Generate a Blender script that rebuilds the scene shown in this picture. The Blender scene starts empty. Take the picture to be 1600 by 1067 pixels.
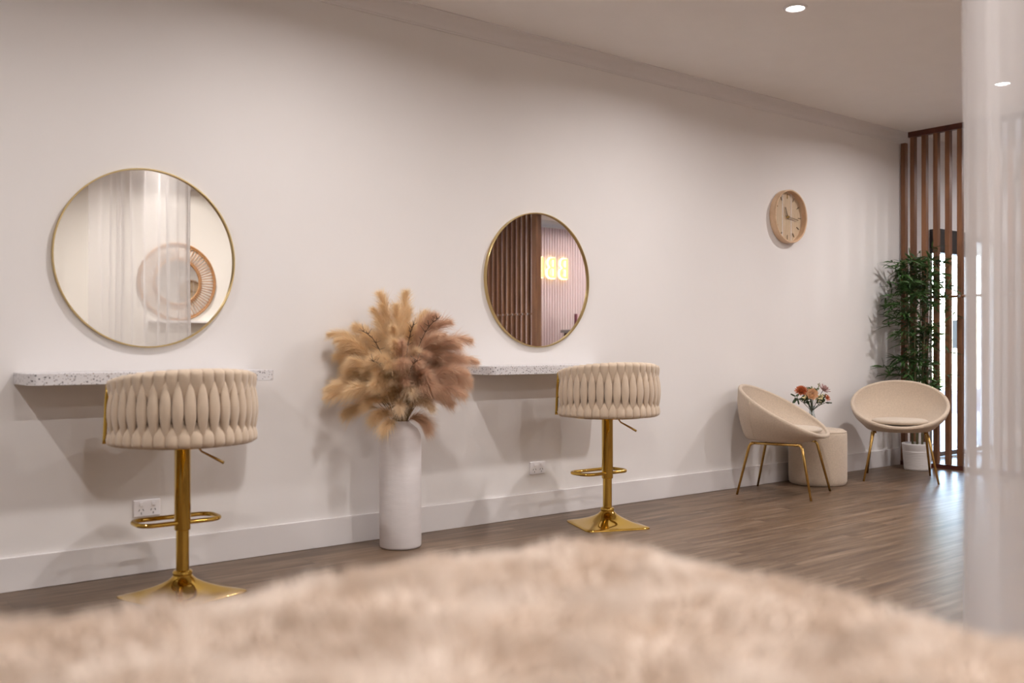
import bpy, bmesh, math, random
import numpy as np
from mathutils import Vector, Matrix, noise

S = bpy.context.scene
COL = S.collection
PI = math.pi
random.seed(7)
RNG = np.random.default_rng(11)

# ------------------------------------------------------------------ camera
cd = bpy.data.cameras.new('camera')
cam = bpy.data.objects.new('camera', cd)
COL.objects.link(cam)
CAM_Y = -4.341
cam.location = (0, CAM_Y, 1.0)
yaw = math.atan2(0.7835, 0.6214)
cam.rotation_euler = (PI / 2, 0, yaw - PI / 2)
cd.sensor_width = 36
cd.lens = 33.75
cd.shift_y = 7.5 / 1600
cd.clip_start = 0.02
cd.dof.use_dof = True
cd.dof.focus_distance = 5.9
cd.dof.aperture_fstop = 2.0
S.camera = cam

# ------------------------------------------------------------------ exposure
S.view_settings.view_transform = 'Standard'
S.view_settings.look = 'None'
S.view_settings.gamma = 1
S.view_settings.use_curve_mapping = False
S.view_settings.exposure = 0.0

# ------------------------------------------------------------------ world
W = bpy.data.worlds.new('sky')
S.world = W
W.use_nodes = True
nt = W.node_tree
bg = nt.nodes['Background']
sky = nt.nodes.new('ShaderNodeTexSky')
sky.sky_type = 'NISHITA'
sky.sun_disc = False
sky.sun_elevation = math.radians(38)
sky.sun_rotation = math.radians(200)
nt.links.new(sky.outputs[0], bg.inputs[0])
bg.inputs[1].default_value = 5.6

CEIL = 2.8
BACK = -6.2          # wall opposite the mirror wall
XL, XR = -3.2, 12.2
DOWNLIGHT_POWER = 25.5
DOWNLIGHT_COL = (1.0, 0.955, 0.945)
LAMPS = [(-0.37 + 2.36 * i, -1.28) for i in range(5)] + [(0.81 + 2.36 * i, -3.75) for i in range(4)] + \
        [(1.2, -5.5), (3.56, -5.5), (5.9, -5.5), (9.3, -5.3)]  # second row is unseen, shifted so one lamp brightens the fur throw
for (lx, ly) in LAMPS:
    ld = bpy.data.lights.new('downlight_beam', 'AREA')
    ld.shape = 'DISK'
    ld.size = 0.085
    ld.energy = DOWNLIGHT_POWER
    ld.color = DOWNLIGHT_COL
    ld.spread = math.radians(165)
    lo = bpy.data.objects.new('downlight_beam', ld)
    lo.location = (lx, ly, CEIL - 0.022)
    COL.objects.link(lo)

# ------------------------------------------------------------------ materials
def new_mat(name):
    m = bpy.data.materials.new(name)
    m.use_nodes = True
    return m, m.node_tree, m.node_tree.nodes['Principled BSDF']

def P(name, col, rough=0.5, metal=0.0, bump=0.0, bscale=40.0, var=0.0, vscale=6.0, sheen=0.0, coords='Object', stretch=None, coat=0.0, spec=0.5):
    m, t, b = new_mat(name)
    N, L = t.nodes, t.links
    b.inputs['Base Color'].default_value = (*col, 1)
    b.inputs['Roughness'].default_value = rough
    b.inputs['Metallic'].default_value = metal
    b.inputs['Sheen Weight'].default_value = sheen
    b.inputs['Coat Weight'].default_value = coat
    b.inputs['Specular IOR Level'].default_value = spec
    if bump or var:
        tc = N.new('ShaderNodeTexCoord')
        mp = N.new('ShaderNodeMapping')
        if stretch: mp.inputs['Scale'].default_value = stretch
        L.new(tc.outputs[coords], mp.inputs[0])
    if bump:
        n = N.new('ShaderNodeTexNoise'); n.inputs['Scale'].default_value = bscale; n.inputs['Detail'].default_value = 4
        L.new(mp.outputs[0], n.inputs['Vector'])
        bp = N.new('ShaderNodeBump'); bp.inputs['Strength'].default_value = bump; bp.inputs['Distance'].default_value = 0.01
        L.new(n.outputs['Fac'], bp.inputs['Height']); L.new(bp.outputs[0], b.inputs['Normal'])
    if var:
        n2 = N.new('ShaderNodeTexNoise'); n2.inputs['Scale'].default_value = vscale; n2.inputs['Detail'].default_value = 5
        L.new(mp.outputs[0], n2.inputs['Vector'])
        r = N.new('ShaderNodeValToRGB')
        r.color_ramp.elements[0].position = 0.3; r.color_ramp.elements[1].position = 0.7
        r.color_ramp.elements[0].color = (*[c * (1 - var) for c in col], 1)
        r.color_ramp.elements[1].color = (*[min(1, c * (1 + var)) for c in col], 1)
        L.new(n2.outputs['Fac'], r.inputs[0]); L.new(r.outputs[0], b.inputs['Base Color'])
    return m

def emit(name, col, strength):
    m = bpy.data.materials.new(name); m.use_nodes = True
    t = m.node_tree; t.nodes.clear()
    e = t.nodes.new('ShaderNodeEmission'); e.inputs[0].default_value = (*col, 1); e.inputs[1].default_value = strength
    o = t.nodes.new('ShaderNodeOutputMaterial'); t.links.new(e.outputs[0], o.inputs[0])
    return m

def wood_mat(name, c1, c2, scale, rough=0.5):
    m, t, b = new_mat(name)
    N, L = t.nodes, t.links
    tc = N.new('ShaderNodeTexCoord'); mp = N.new('ShaderNodeMapping'); mp.inputs['Scale'].default_value = scale
    L.new(tc.outputs['Object'], mp.inputs[0])
    oi = N.new('ShaderNodeObjectInfo')
    ad = N.new('ShaderNodeVectorMath'); ad.operation = 'ADD'
    cb = N.new('ShaderNodeCombineXYZ'); ml = N.new('ShaderNodeMath'); ml.operation = 'MULTIPLY'; ml.inputs[1].default_value = 37
    L.new(oi.outputs['Random'], ml.inputs[0]); L.new(ml.outputs[0], cb.inputs[0]); L.new(ml.outputs[0], cb.inputs[1])
    L.new(mp.outputs[0], ad.inputs[0]); L.new(cb.outputs[0], ad.inputs[1])
    n = N.new('ShaderNodeTexNoise'); n.inputs['Scale'].default_value = 3; n.inputs['Detail'].default_value = 7; n.inputs['Roughness'].default_value = 0.65
    L.new(ad.outputs[0], n.inputs['Vector'])
    r = N.new('ShaderNodeValToRGB'); r.color_ramp.elements[0].position = 0.33; r.color_ramp.elements[1].position = 0.68
    r.color_ramp.elements[0].color = (*c1, 1); r.color_ramp.elements[1].color = (*c2, 1)
    L.new(n.outputs['Fac'], r.inputs[0]); L.new(r.outputs[0], b.inputs['Base Color'])
    b.inputs['Roughness'].default_value = rough
    return m

def floor_mat():
    m, t, b = new_mat('oak_plank_floor')
    N, L = t.nodes, t.links
    tc = N.new('ShaderNodeTexCoord')
    br = N.new('ShaderNodeTexBrick')
    br.offset = 0.37; br.inputs['Scale'].default_value = 1
    br.inputs['Brick Width'].default_value = 1.25; br.inputs['Row Height'].default_value = 0.16
    br.inputs['Mortar Size'].default_value = 0.0012; br.inputs['Mortar Smooth'].default_value = 0.2
    br.inputs['Bias'].default_value = 0
    br.inputs['Color1'].default_value = (0.0, 0, 0, 1); br.inputs['Color2'].default_value = (1, 1, 1, 1)
    br.inputs['Mortar'].default_value = (0.5, 0.5, 0.5, 1)
    L.new(tc.outputs['Object'], br.inputs['Vector'])
    mp = N.new('ShaderNodeMapping'); mp.inputs['Scale'].default_value = (1.1, 14, 1)
    L.new(tc.outputs['Object'], mp.inputs[0])
    add = N.new('ShaderNodeVectorMath'); add.operation = 'ADD'
    sc = N.new('ShaderNodeVectorMath'); sc.operation = 'SCALE'; sc.inputs['Scale'].default_value = 9
    L.new(br.outputs['Color'], sc.inputs[0]); L.new(mp.outputs[0], add.inputs[0]); L.new(sc.outputs[0], add.inputs[1])
    n = N.new('ShaderNodeTexNoise'); n.inputs['Scale'].default_value = 1.6; n.inputs['Detail'].default_value = 8; n.inputs['Roughness'].default_value = 0.62
    n.inputs['Distortion'].default_value = 0.8
    L.new(add.outputs[0], n.inputs['Vector'])
    r = N.new('ShaderNodeValToRGB'); e = r.color_ramp.elements
    e[0].position = 0.30; e[0].color = (0.075, 0.044, 0.026, 1); e[1].position = 0.72; e[1].color = (0.265, 0.188, 0.128, 1)
    k = e.new(0.5); k.color = (0.150, 0.095, 0.058, 1)
    L.new(n.outputs['Fac'], r.inputs[0])
    # plank to plank tone
    mx = N.new('ShaderNodeMix'); mx.data_type = 'RGBA'; mx.blend_type = 'MULTIPLY'; mx.inputs['Factor'].default_value = 1
    r2 = N.new('ShaderNodeValToRGB'); r2.color_ramp.elements[0].color = (0.84, 0.83, 0.82, 1); r2.color_ramp.elements[1].color = (1.08, 1.06, 1.04, 1)
    L.new(br.outputs['Color'], r2.inputs[0])
    L.new(r.outputs[0], mx.inputs[6]); L.new(r2.outputs[0], mx.inputs[7])
    # dark joints
    mx2 = N.new('ShaderNodeMix'); mx2.data_type = 'RGBA'
    L.new(br.outputs['Fac'], mx2.inputs['Factor']); L.new(mx.outputs[2], mx2.inputs[6]); mx2.inputs[7].default_value = (0.07, 0.045, 0.03, 1)
    L.new(mx2.outputs[2], b.inputs['Base Color'])
    b.inputs['Roughness'].default_value = 0.38; b.inputs['Specular IOR Level'].default_value = 0.4
    bp = N.new('ShaderNodeBump'); bp.inputs['Strength'].default_value = 0.12; bp.inputs['Distance'].default_value = 0.004
    L.new(n.outputs['Fac'], bp.inputs['Height']); L.new(bp.outputs[0], b.inputs['Normal'])
    return m

def terrazzo_mat():
    m, t, b = new_mat('terrazzo')
    N, L = t.nodes, t.links
    tc = N.new('ShaderNodeTexCoord')
    prev = None
    base = (0.68, 0.66, 0.67, 1)
    for i, (scale, thr, col) in enumerate([(85, 0.27, (0.05, 0.045, 0.05, 1)), (70, 0.22, (0.30, 0.23, 0.20, 1)), (150, 0.30, (0.16, 0.14, 0.16, 1)), (45, 0.18, (0.50, 0.45, 0.44, 1))]):
        v = N.new('ShaderNodeTexVoronoi'); v.inputs['Scale'].default_value = scale; v.inputs['Randomness'].default_value = 1
        mpn = N.new('ShaderNodeMapping'); mpn.inputs['Location'].default_value = (i * 3.3, i * 1.7, i * 2.1)
        L.new(tc.outputs['Object'], mpn.inputs[0]); L.new(mpn.outputs[0], v.inputs['Vector'])
        lt = N.new('ShaderNodeMath'); lt.operation = 'LESS_THAN'; lt.inputs[1].default_value = thr
        L.new(v.outputs['Distance'], lt.inputs[0])
        sep = N.new('ShaderNodeSeparateColor'); L.new(v.outputs['Color'], sep.inputs[0])
        g = N.new('ShaderNodeMath'); g.operation = 'GREATER_THAN'; g.inputs[1].default_value = 0.62
        L.new(sep.outputs[0], g.inputs[0])
        mu = N.new('ShaderNodeMath'); mu.operation = 'MULTIPLY'; L.new(lt.outputs[0], mu.inputs[0]); L.new(g.outputs[0], mu.inputs[1])
        mx = N.new('ShaderNodeMix'); mx.data_type = 'RGBA'; L.new(mu.outputs[0], mx.inputs['Factor'])
        if prev is None: mx.inputs[6].default_value = base
        else: L.new(prev, mx.inputs[6])
        mx.inputs[7].default_value = col
        prev = mx.outputs[2]
    L.new(prev, b.inputs['Base Color'])
    b.inputs['Roughness'].default_value = 0.3
    return m

def sheer_mat(name='sheer_curtain', opac=0.62, col=(0.86, 0.84, 0.84)):
    m = bpy.data.materials.new(name); m.use_nodes = True
    t = m.node_tree; t.nodes.clear(); N, L = t.nodes, t.links
    d = N.new('ShaderNodeBsdfDiffuse'); d.inputs[0].default_value = (*col, 1)
    tr = N.new('ShaderNodeBsdfTranslucent'); tr.inputs[0].default_value = (*col, 1)
    mx = N.new('ShaderNodeMixShader'); mx.inputs[0].default_value = 0.45
    L.new(d.outputs[0], mx.inputs[1]); L.new(tr.outputs[0], mx.inputs[2])
    tp = N.new('ShaderNodeBsdfTransparent')
    lw = N.new('ShaderNodeLayerWeight'); lw.inputs[0].default_value = 0.35
    mr = N.new('ShaderNodeMapRange'); mr.inputs['To Min'].default_value = opac; mr.inputs['To Max'].default_value = min(0.97, opac + 0.14)
    L.new(lw.outputs['Facing'], mr.inputs[0])
    m2 = N.new('ShaderNodeMixShader'); L.new(mr.outputs[0], m2.inputs[0]); L.new(tp.outputs[0], m2.inputs[1]); L.new(mx.outputs[0], m2.inputs[2])
    o = N.new('ShaderNodeOutputMaterial'); L.new(m2.outputs[0], o.inputs[0])
    return m

def glass_mat(name='clear_glass', tint=(1, 1, 1)):
    m = bpy.data.materials.new(name); m.use_nodes = True
    t = m.node_tree; t.nodes.clear(); N, L = t.nodes, t.links
    tp = N.new('ShaderNodeBsdfTransparent'); tp.inputs[0].default_value = (*tint, 1)
    g = N.new('ShaderNodeBsdfGlossy'); g.inputs['Roughness'].default_value = 0.01
    f = N.new('ShaderNodeFresnel')
    ge = N.new('ShaderNodeNewGeometry'); mr = N.new('ShaderNodeMapRange')     # same reflectance on the pane's back side
    mr.inputs['To Min'].default_value = 1.45; mr.inputs['To Max'].default_value = 1 / 1.45
    L.new(ge.outputs['Backfacing'], mr.inputs[0]); L.new(mr.outputs[0], f.inputs[0])
    mx = N.new('ShaderNodeMixShader'); L.new(f.outputs[0], mx.inputs[0]); L.new(tp.outputs[0], mx.inputs[1]); L.new(g.outputs[0], mx.inputs[2])
    o = N.new('ShaderNodeOutputMaterial'); L.new(mx.outputs[0], o.inputs[0])
    return m

def hair_mat(name, c1, c2, trans=0.5):
    m = bpy.data.materials.new(name); m.use_nodes = True
    t = m.node_tree; t.nodes.clear(); N, L = t.nodes, t.links
    oi = N.new('ShaderNodeObjectInfo'); r = N.new('ShaderNodeMix'); r.data_type = 'RGBA'
    L.new(oi.outputs['Random'], r.inputs['Factor']); r.inputs[6].default_value = (*c1, 1); r.inputs[7].default_value = (*c2, 1)
    d = N.new('ShaderNodeBsdfDiffuse'); tr = N.new('ShaderNodeBsdfTranslucent')
    L.new(r.outputs[2], d.inputs[0]); L.new(r.outputs[2], tr.inputs[0])
    mx = N.new('ShaderNodeMixShader'); mx.inputs[0].default_value = trans
    L.new(d.outputs[0], mx.inputs[1]); L.new(tr.outputs[0], mx.inputs[2])
    o = N.new('ShaderNodeOutputMaterial'); L.new(mx.outputs[0], o.inputs[0])
    return m

M = {}
M['wall'] = P('warm_white_wall_paint', (0.79, 0.76, 0.745), 0.72, bump=0.10, bscale=9, var=0.018, vscale=1.3)
M['wall_cream'] = P('cream_wall_paint', (0.83, 0.79, 0.73), 0.7, var=0.01, vscale=2)
M['ceiling'] = P('ceiling_paint', (0.88, 0.85, 0.83), 0.85, var=0.01)
M['trim'] = P('gloss_white_trim', (0.75, 0.72, 0.715), 0.38)
M['floor'] = floor_mat()
M['gold'] = P('polished_gold', (0.64, 0.42, 0.09), 0.08, 1.0)
M['gold_leg'] = P('satin_brass', (0.58, 0.37, 0.12), 0.22, 1.0)
M['brass_frame'] = P('brushed_brass_frame', (0.60, 0.46, 0.22), 0.3, 1.0)
M['mirror'] = P('mirror_silver', (0.93, 0.92, 0.89), 0.0, 1.0)
M['velvet'] = P('beige_velvet', (0.60, 0.475, 0.355), 0.85, sheen=0.35, bump=0.08, bscale=160, var=0.04, vscale=20)
M['boucle'] = P('oatmeal_fabric', (0.56, 0.45, 0.345), 0.92, sheen=0.25, bump=0.45, bscale=260, var=0.07, vscale=90)
M['cushion'] = P('pale_cushion_fabric', (0.58, 0.485, 0.385), 0.92, sheen=0.25, bump=0.35, bscale=260, var=0.05, vscale=90)
M['terrazzo'] = terrazzo_mat()
M['plastic'] = P('white_plastic', (0.80, 0.77, 0.78), 0.3)
M['dark'] = P('black_slot', (0.03, 0.03, 0.03), 0.5)
M['darkmetal'] = P('charcoal_aluminium', (0.045, 0.04, 0.04), 0.4, 0.3)
M['greymetal'] = P('grey_aluminium', (0.20, 0.18, 0.18), 0.4, 0.4)
M['vase'] = P('chalky_white_ceramic', (0.76, 0.72, 0.72), 0.75, bump=0.12, bscale=22, var=0.03, vscale=9, stretch=(1, 1, 3))
M['pot'] = P('white_pot_ceramic', (0.76, 0.735, 0.73), 0.45)
M['slat'] = wood_mat('cedar_slat', (0.105, 0.040, 0.018), (0.26, 0.115, 0.050), (6, 6, 0.5), 0.42)
M['slat_dark'] = wood_mat('dark_cedar', (0.06, 0.013, 0.008), (0.12, 0.03, 0.015), (3, 3, 3), 0.45)
M['clock_wood'] = wood_mat('pale_clock_wood', (0.60, 0.40, 0.25), (0.76, 0.54, 0.36), (4, 12, 4), 0.45)
M['clock_face'] = wood_mat('clock_face_veneer', (0.52, 0.39, 0.26), (0.66, 0.51, 0.35), (40, 8, 2), 0.5)
M['brass_mark'] = P('brass_marker', (0.75, 0.55, 0.2), 0.2, 1)
M['hand'] = P('dark_clock_hand', (0.10, 0.07, 0.04), 0.4)
M['rattan'] = P('rattan_cane', (0.42, 0.21, 0.085), 0.5, bump=0.3, bscale=60, var=0.15, vscale=30)
M['sheer'] = sheer_mat('sheer_curtain', 0.60, (0.78, 0.75, 0.74))
M['glass'] = glass_mat()
M['leaf'] = P('bamboo_leaf', (0.035, 0.085, 0.018), 0.45, var=0.45, vscale=14)
M['cane'] = P('bamboo_cane', (0.10, 0.085, 0.035), 0.5, var=0.3, vscale=12)
M['soil'] = P('moss', (0.05, 0.045, 0.02), 0.9, bump=1, bscale=50)
M['plume_gold'] = hair_mat('golden_plume', (0.93, 0.77, 0.54), (0.90, 0.72, 0.48))
M['plume_pink'] = hair_mat('blush_plume', (0.86, 0.66, 0.50), (0.78, 0.57, 0.42))
M['plume_cream'] = hair_mat('cream_plume', (0.94, 0.83, 0.66), (0.93, 0.79, 0.60))
M['reed'] = P('dry_stem', (0.33, 0.22, 0.11), 0.7)
M['reed_dark'] = P('dark_dry_stem', (0.09, 0.05, 0.03), 0.7)
M['fur'] = P('blush_cream_fur', (0.81, 0.70, 0.60), 0.95, sheen=0.3, var=0.015, vscale=7)
M['mattress'] = P('white_bed_vinyl', (0.7, 0.66, 0.62), 0.5)
M['bedframe'] = P('white_bed_frame', (0.6, 0.57, 0.55), 0.5)
M['fluted'] = P('pink_fluted_panel', (0.80, 0.64, 0.63), 0.6)
M['pinkcard'] = P('pink_card', (0.78, 0.55, 0.55), 0.6)
M['plumcard'] = P('plum_edge', (0.25, 0.08, 0.11), 0.6)
M['counter_top'] = P('grey_counter_top', (0.30, 0.27, 0.27), 0.4)
M['lens'] = emit('downlight_lens', (1.0, 0.93, 0.86), 30)
M['sign_face'] = emit('sign_letter_face', (1.0, 0.72, 0.28), 1.6)
M['sign_glow'] = emit('sign_halo', (1.0, 0.78, 0.40), 5)
M['steel'] = P('brushed_steel', (0.35, 0.35, 0.36), 0.3, 0.8)
M['hedge'] = P('garden_leaf', (0.16, 0.34, 0.08), 0.6, var=0.4, vscale=4)
M['blade'] = P('grass_blade', (0.26, 0.45, 0.10), 0.6, var=0.3, vscale=8)
M['paving'] = P('pale_paving', (0.62, 0.62, 0.62), 0.8, var=0.06)
M['soffit'] = P('cream_soffit', (0.72, 0.62, 0.46), 0.7)
M['planterwall'] = P('grey_garden_wall', (0.12, 0.13, 0.15), 0.8)
M['panel'] = P('grey_panel', (0.46, 0.41, 0.40), 0.6)
M['vglass'] = glass_mat('vase_glass', (0.9, 0.93, 0.93))
M['rose'] = P('apricot_rose', (0.88, 0.60, 0.38), 0.6)
M['rose_heart'] = P('orange_rose_heart', (0.80, 0.27, 0.05), 0.6)
M['dahlia'] = P('burnt_orange_petal', (0.62, 0.20, 0.08), 0.6, var=0.2, vscale=40)
M['protea'] = P('dusty_pink_petal', (0.55, 0.36, 0.34), 0.6)
M['eucalypt'] = P('dark_eucalyptus', (0.06, 0.10, 0.045), 0.6)
M['fern'] = P('sage_fern', (0.22, 0.25, 0.11), 0.7)
M['filler'] = P('cream_berry', (0.68, 0.60, 0.33), 0.6)
M['stem'] = P('dark_green_stem', (0.06, 0.075, 0.04), 0.5)

# ------------------------------------------------------------------ mesh helpers
class MB:
    def __init__(s):
        s.v = []; s.f = []; s.mi = []; s.cur = 0
    def add(s, vs, fs):
        b = len(s.v)
        s.v += [tuple(p) for p in vs]
        s.f += [tuple(i + b for i in f) for f in fs]
        s.mi += [s.cur] * len(fs)
        return s
    def box(s, x0, x1, y0, y1, z0, z1):
        vs = [(x, y, z) for x in (x0, x1) for y in (y0, y1) for z in (z0, z1)]
        return s.add(vs, [(0, 1, 3, 2), (4, 6, 7, 5), (0, 4, 5, 1), (2, 3, 7, 6), (0, 2, 6, 4), (1, 5, 7, 3)])
    def tube(s, pts, r, n=10, cap=True, closed=False):
        pts = [Vector(p) for p in pts]; K = len(pts)
        rs = r if isinstance(r, (list, tuple)) else [r] * K
        up = None; vs = []; fs = []
        for i, p in enumerate(pts):
            a = pts[(i - 1) % K] if (closed or i > 0) else p
            c = pts[(i + 1) % K] if (closed or i < K - 1) else p
            t = (c - a).normalized()
            if up is None:
                up = t.orthogonal().normalized()
            up = (up - t * up.dot(t)).normalized()
            w = t.cross(up)
            for j in range(n):
                an = 2 * PI * j / n
                vs.append(p + (up * math.cos(an) + w * math.sin(an)) * rs[i])
        for i in range(K if closed else K - 1):
            for j in range(n):
                i2 = (i + 1) % K
                fs.append((i * n + j, i * n + (j + 1) % n, i2 * n + (j + 1) % n, i2 * n + j))
        if cap and not closed:
            fs.append(tuple(range(n - 1, -1, -1))); fs.append(tuple((K - 1) * n + j for j in range(n)))
        return s.add(vs, fs)
    def lathe(s, prof, n=48, c=(0, 0, 0), axis='z'):
        vs = []; fs = []; K = len(prof)
        for (r, z) in prof:
            for j in range(n):
                a = 2 * PI * j / n
                if axis == 'z': vs.append((c[0] + r * math.cos(a), c[1] + r * math.sin(a), c[2] + z))
                else: vs.append((c[0] + r * math.cos(a), c[1] - z, c[2] + r * math.sin(a)))   # axis -y (out of the wall)
        for i in range(K - 1):
            for j in range(n):
                fs.append((i * n + j, i * n + (j + 1) % n, (i + 1) * n + (j + 1) % n, (i + 1) * n + j))
        return s.add(vs, fs)
    def sphere(s, c, r, n=12, sq=(1, 1, 1)):
        prof = [(r * math.sin(PI * i / n), -r * math.cos(PI * i / n)) for i in range(n + 1)]
        b = len(s.v)
        s.lathe(prof, n * 2)
        for i in range(b, len(s.v)):
            x, y, z = s.v[i]
            s.v[i] = (c[0] + x * sq[0], c[1] + y * sq[1], c[2] + z * sq[2])
        return s
    def xf(s, mat, start=0):
        for i in range(start, len(s.v)):
            s.v[i] = tuple(mat @ Vector(s.v[i]))
        return s
    def build(s, name, mats, parent=None, smooth=True, bevel=0, subsurf=0, auto=None):
        me = bpy.data.meshes.new(name)
        me.from_pydata(s.v, [], s.f)
        mats = mats if isinstance(mats, list) else [mats]
        for m in mats: me.materials.append(M[m])
        if len(mats) > 1: me.polygons.foreach_set('material_index', s.mi)
        if smooth: me.polygons.foreach_set('use_smooth', [True] * len(me.polygons))
        me.validate(); me.update()
        bm = bmesh.new(); bm.from_mesh(me)
        bmesh.ops.remove_doubles(bm, verts=bm.verts, dist=1e-6)
        bmesh.ops.recalc_face_normals(bm, faces=bm.faces)
        if auto is not None:
            for e in bm.edges:
                if len(e.link_faces) == 2 and e.calc_face_angle(0) > math.radians(auto): e.smooth = False
        bm.to_mesh(me); bm.free()
        o = bpy.data.objects.new(name, me)
        COL.objects.link(o)
        if parent: o.parent = parent
        if bevel:
            b = o.modifiers.new('bevel', 'BEVEL'); b.width = bevel; b.segments = 3; b.limit_method = 'ANGLE'
            b.harden_normals = False
        if subsurf:
            u = o.modifiers.new('sub', 'SUBSURF'); u.levels = subsurf; u.render_levels = subsurf
        return o

def raw(name, v, f, mat, parent=None, smooth=False):
    """fast mesh from numpy: v (n,3), f list of (m,k) arrays"""
    me = bpy.data.meshes.new(name)
    me.vertices.add(len(v)); me.vertices.foreach_set('co', np.asarray(v, dtype=np.float32).ravel())
    loops = np.concatenate([a.ravel() for a in f]); tot = np.concatenate([np.full(len(a), a.shape[1]) for a in f])
    st = np.concatenate([[0], np.cumsum(tot)[:-1]])
    me.loops.add(len(loops)); me.loops.foreach_set('vertex_index', loops.astype(np.int32))
    me.polygons.add(len(tot)); me.polygons.foreach_set('loop_start', st.astype(np.int32)); me.polygons.foreach_set('loop_total', tot.astype(np.int32))
    me.materials.append(M[mat])
    me.polygons.foreach_set('use_smooth', [smooth] * len(tot))
    me.update(calc_edges=True)
    o = bpy.data.objects.new(name, me); COL.objects.link(o)
    if parent: o.parent = parent
    return o

def strands(base, direc, length, width, droop, side=None):
    """tapered two-segment hair blades. base, direc (n,3); returns v, faces"""
    n = len(base)
    d = direc / np.linalg.norm(direc, axis=1, keepdims=True)
    if side is None:
        rnd = RNG.normal(size=(n, 3)); side = np.cross(d, rnd)
    side /= np.linalg.norm(side, axis=1, keepdims=True) + 1e-9
    L = np.asarray(length).reshape(-1, 1) * np.ones((n, 1))
    mid = base + d * L * 0.5 + np.array([0, 0, -1]) * L * droop * 0.25
    tip = base + d * L + np.array([0, 0, -1]) * L * droop
    w = np.asarray(width).reshape(-1, 1) * np.ones((n, 1))
    v = np.stack([base - side * w / 2, base + side * w / 2, mid + side * w * 0.4, mid - side * w * 0.4, tip], 1).reshape(-1, 3)
    i = np.arange(n)[:, None] * 5
    return v, [i + np.array([[0, 1, 2, 3]]), i + np.array([[3, 2, 4]])]

def tag(o, label=None, cat=None, group=None, kind=None):
    if label: o['label'] = label
    if cat: o['category'] = cat
    if group: o['group'] = group
    if kind: o['kind'] = kind
    return o

def thing(name, label, cat, loc=(0, 0, 0), rz=0, group=None):
    o = bpy.data.objects.new(name, None); COL.objects.link(o)
    o.empty_display_size = 0.1
    o.location = loc; o.rotation_euler = (0, 0, rz)
    return tag(o, label, cat, group)

def copy_tree(o, parent=None):
    c = o.copy(); COL.objects.link(c); c.parent = parent
    for ch in o.children: copy_tree(ch, c)
    return c

def box_obj(name, b, mat, parent=None, bevel=0):
    return MB().box(*b).build(name, mat, parent, smooth=False, bevel=bevel)

# ------------------------------------------------------------------ room shell
T = 0.15
def structure(o, label=None):
    o['kind'] = 'structure'
    if label: o['label'] = label
    return o

structure(box_obj('floor', (XL - T, XR + T, BACK - T, 0.0, -0.1, 0.0), 'floor'), 'taupe timber plank floor')
structure(box_obj('ceiling', (XL - T, XR + T, BACK - T, 0.0, CEIL, CEIL + 0.1), 'ceiling'), 'plain off-white ceiling')
DX0, DX1, DH = 8.14, 9.38, 2.03
w = MB()
w.box(XL, DX0, 0, T, -0.1, CEIL + 0.1)
w.box(DX0, DX1, 0, T, DH, CEIL + 0.1)
w.box(DX1, XR + T, 0, T, -0.1, CEIL + 0.1)
structure(w.build('wall_back', 'wall', smooth=False), 'long white wall carrying the mirrors and clock')
structure(box_obj('wall_left', (XL - T, XL, BACK, T, -0.1, CEIL + 0.1), 'wall_cream'))
structure(box_obj('wall_right', (XR, XR + T, BACK, T, -0.1, CEIL + 0.1), 'wall_cream'))
structure(box_obj('wall_front', (XL - T, XR + T, BACK - T, BACK, -0.1, CEIL + 0.1), 'wall_cream'))

def cornice(x0, x1, y, sgn):
    # cove profile: sgn=-1 grows towards -y
    prof = [(0, CEIL - 0.083), (0.006, CEIL - 0.083), (0.008, CEIL - 0.074)]
    for i in range(9):
        a = i / 8 * PI / 2
        prof.append((0.010 + 0.064 * (1 - math.cos(a)), CEIL - 0.072 + 0.064 * math.sin(a)))
    prof += [(0.083, CEIL - 0.006), (0.083, CEIL), (0, CEIL)]
    m = MB(); n = len(prof)
    vs = [(x, y + sgn * d, z) for x in (x0, x1) for d, z in prof]
    fs = [(i, (i + 1) % n, (i + 1) % n + n, i + n) for i in range(n)] + [tuple(range(n)), tuple(range(2 * n - 1, n - 1, -1))]
    return m.add(vs, fs)
structure(cornice(XL, XR, 0, -1).build('trim_1', 'trim', smooth=True, auto=30), 'white coved cornice along the mirror wall')
structure(cornice(XL, XR, BACK, 1).build('trim_2', 'trim', smooth=True, auto=30))
b = MB(); b.box(XL, DX0 - 0.02, -0.016, 0, 0, 0.14)
structure(b.build('baseboard_back', 'trim', smooth=False, bevel=0.003), 'tall white skirting board')
structure(box_obj('baseboard_right', (DX1 + 0.06, XR, -0.016, 0, 0, 0.14), 'trim'))
structure(box_obj('baseboard_front', (XL, 7.7, BACK, BACK + 0.016, 0, 0.14), 'trim'))

# pink fluted cladding on the opposite wall beyond the timber screen
m = MB(); pitch = 0.05
k = int((11.9 - 7.8) / pitch)
pr = []
for i in range(k):
    x = 7.8 + i * pitch
    for dx, dy in ((0, 0), (0.018, 0.0), (0.020, 0.022), (0.048, 0.022)):
        pr.append((x + dx, BACK + 0.004 + dy))
vs = [(x, y, z) for z in (0, 2.705) for x, y in pr]; n = len(pr)
m.add(vs, [(i, i + 1, i + 1 + n, i + n) for i in range(n - 1)])
structure(m.build('wall_front_cladding', 'fluted', smooth=False), 'pink fluted cladding').name = 'trim_3'

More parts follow.
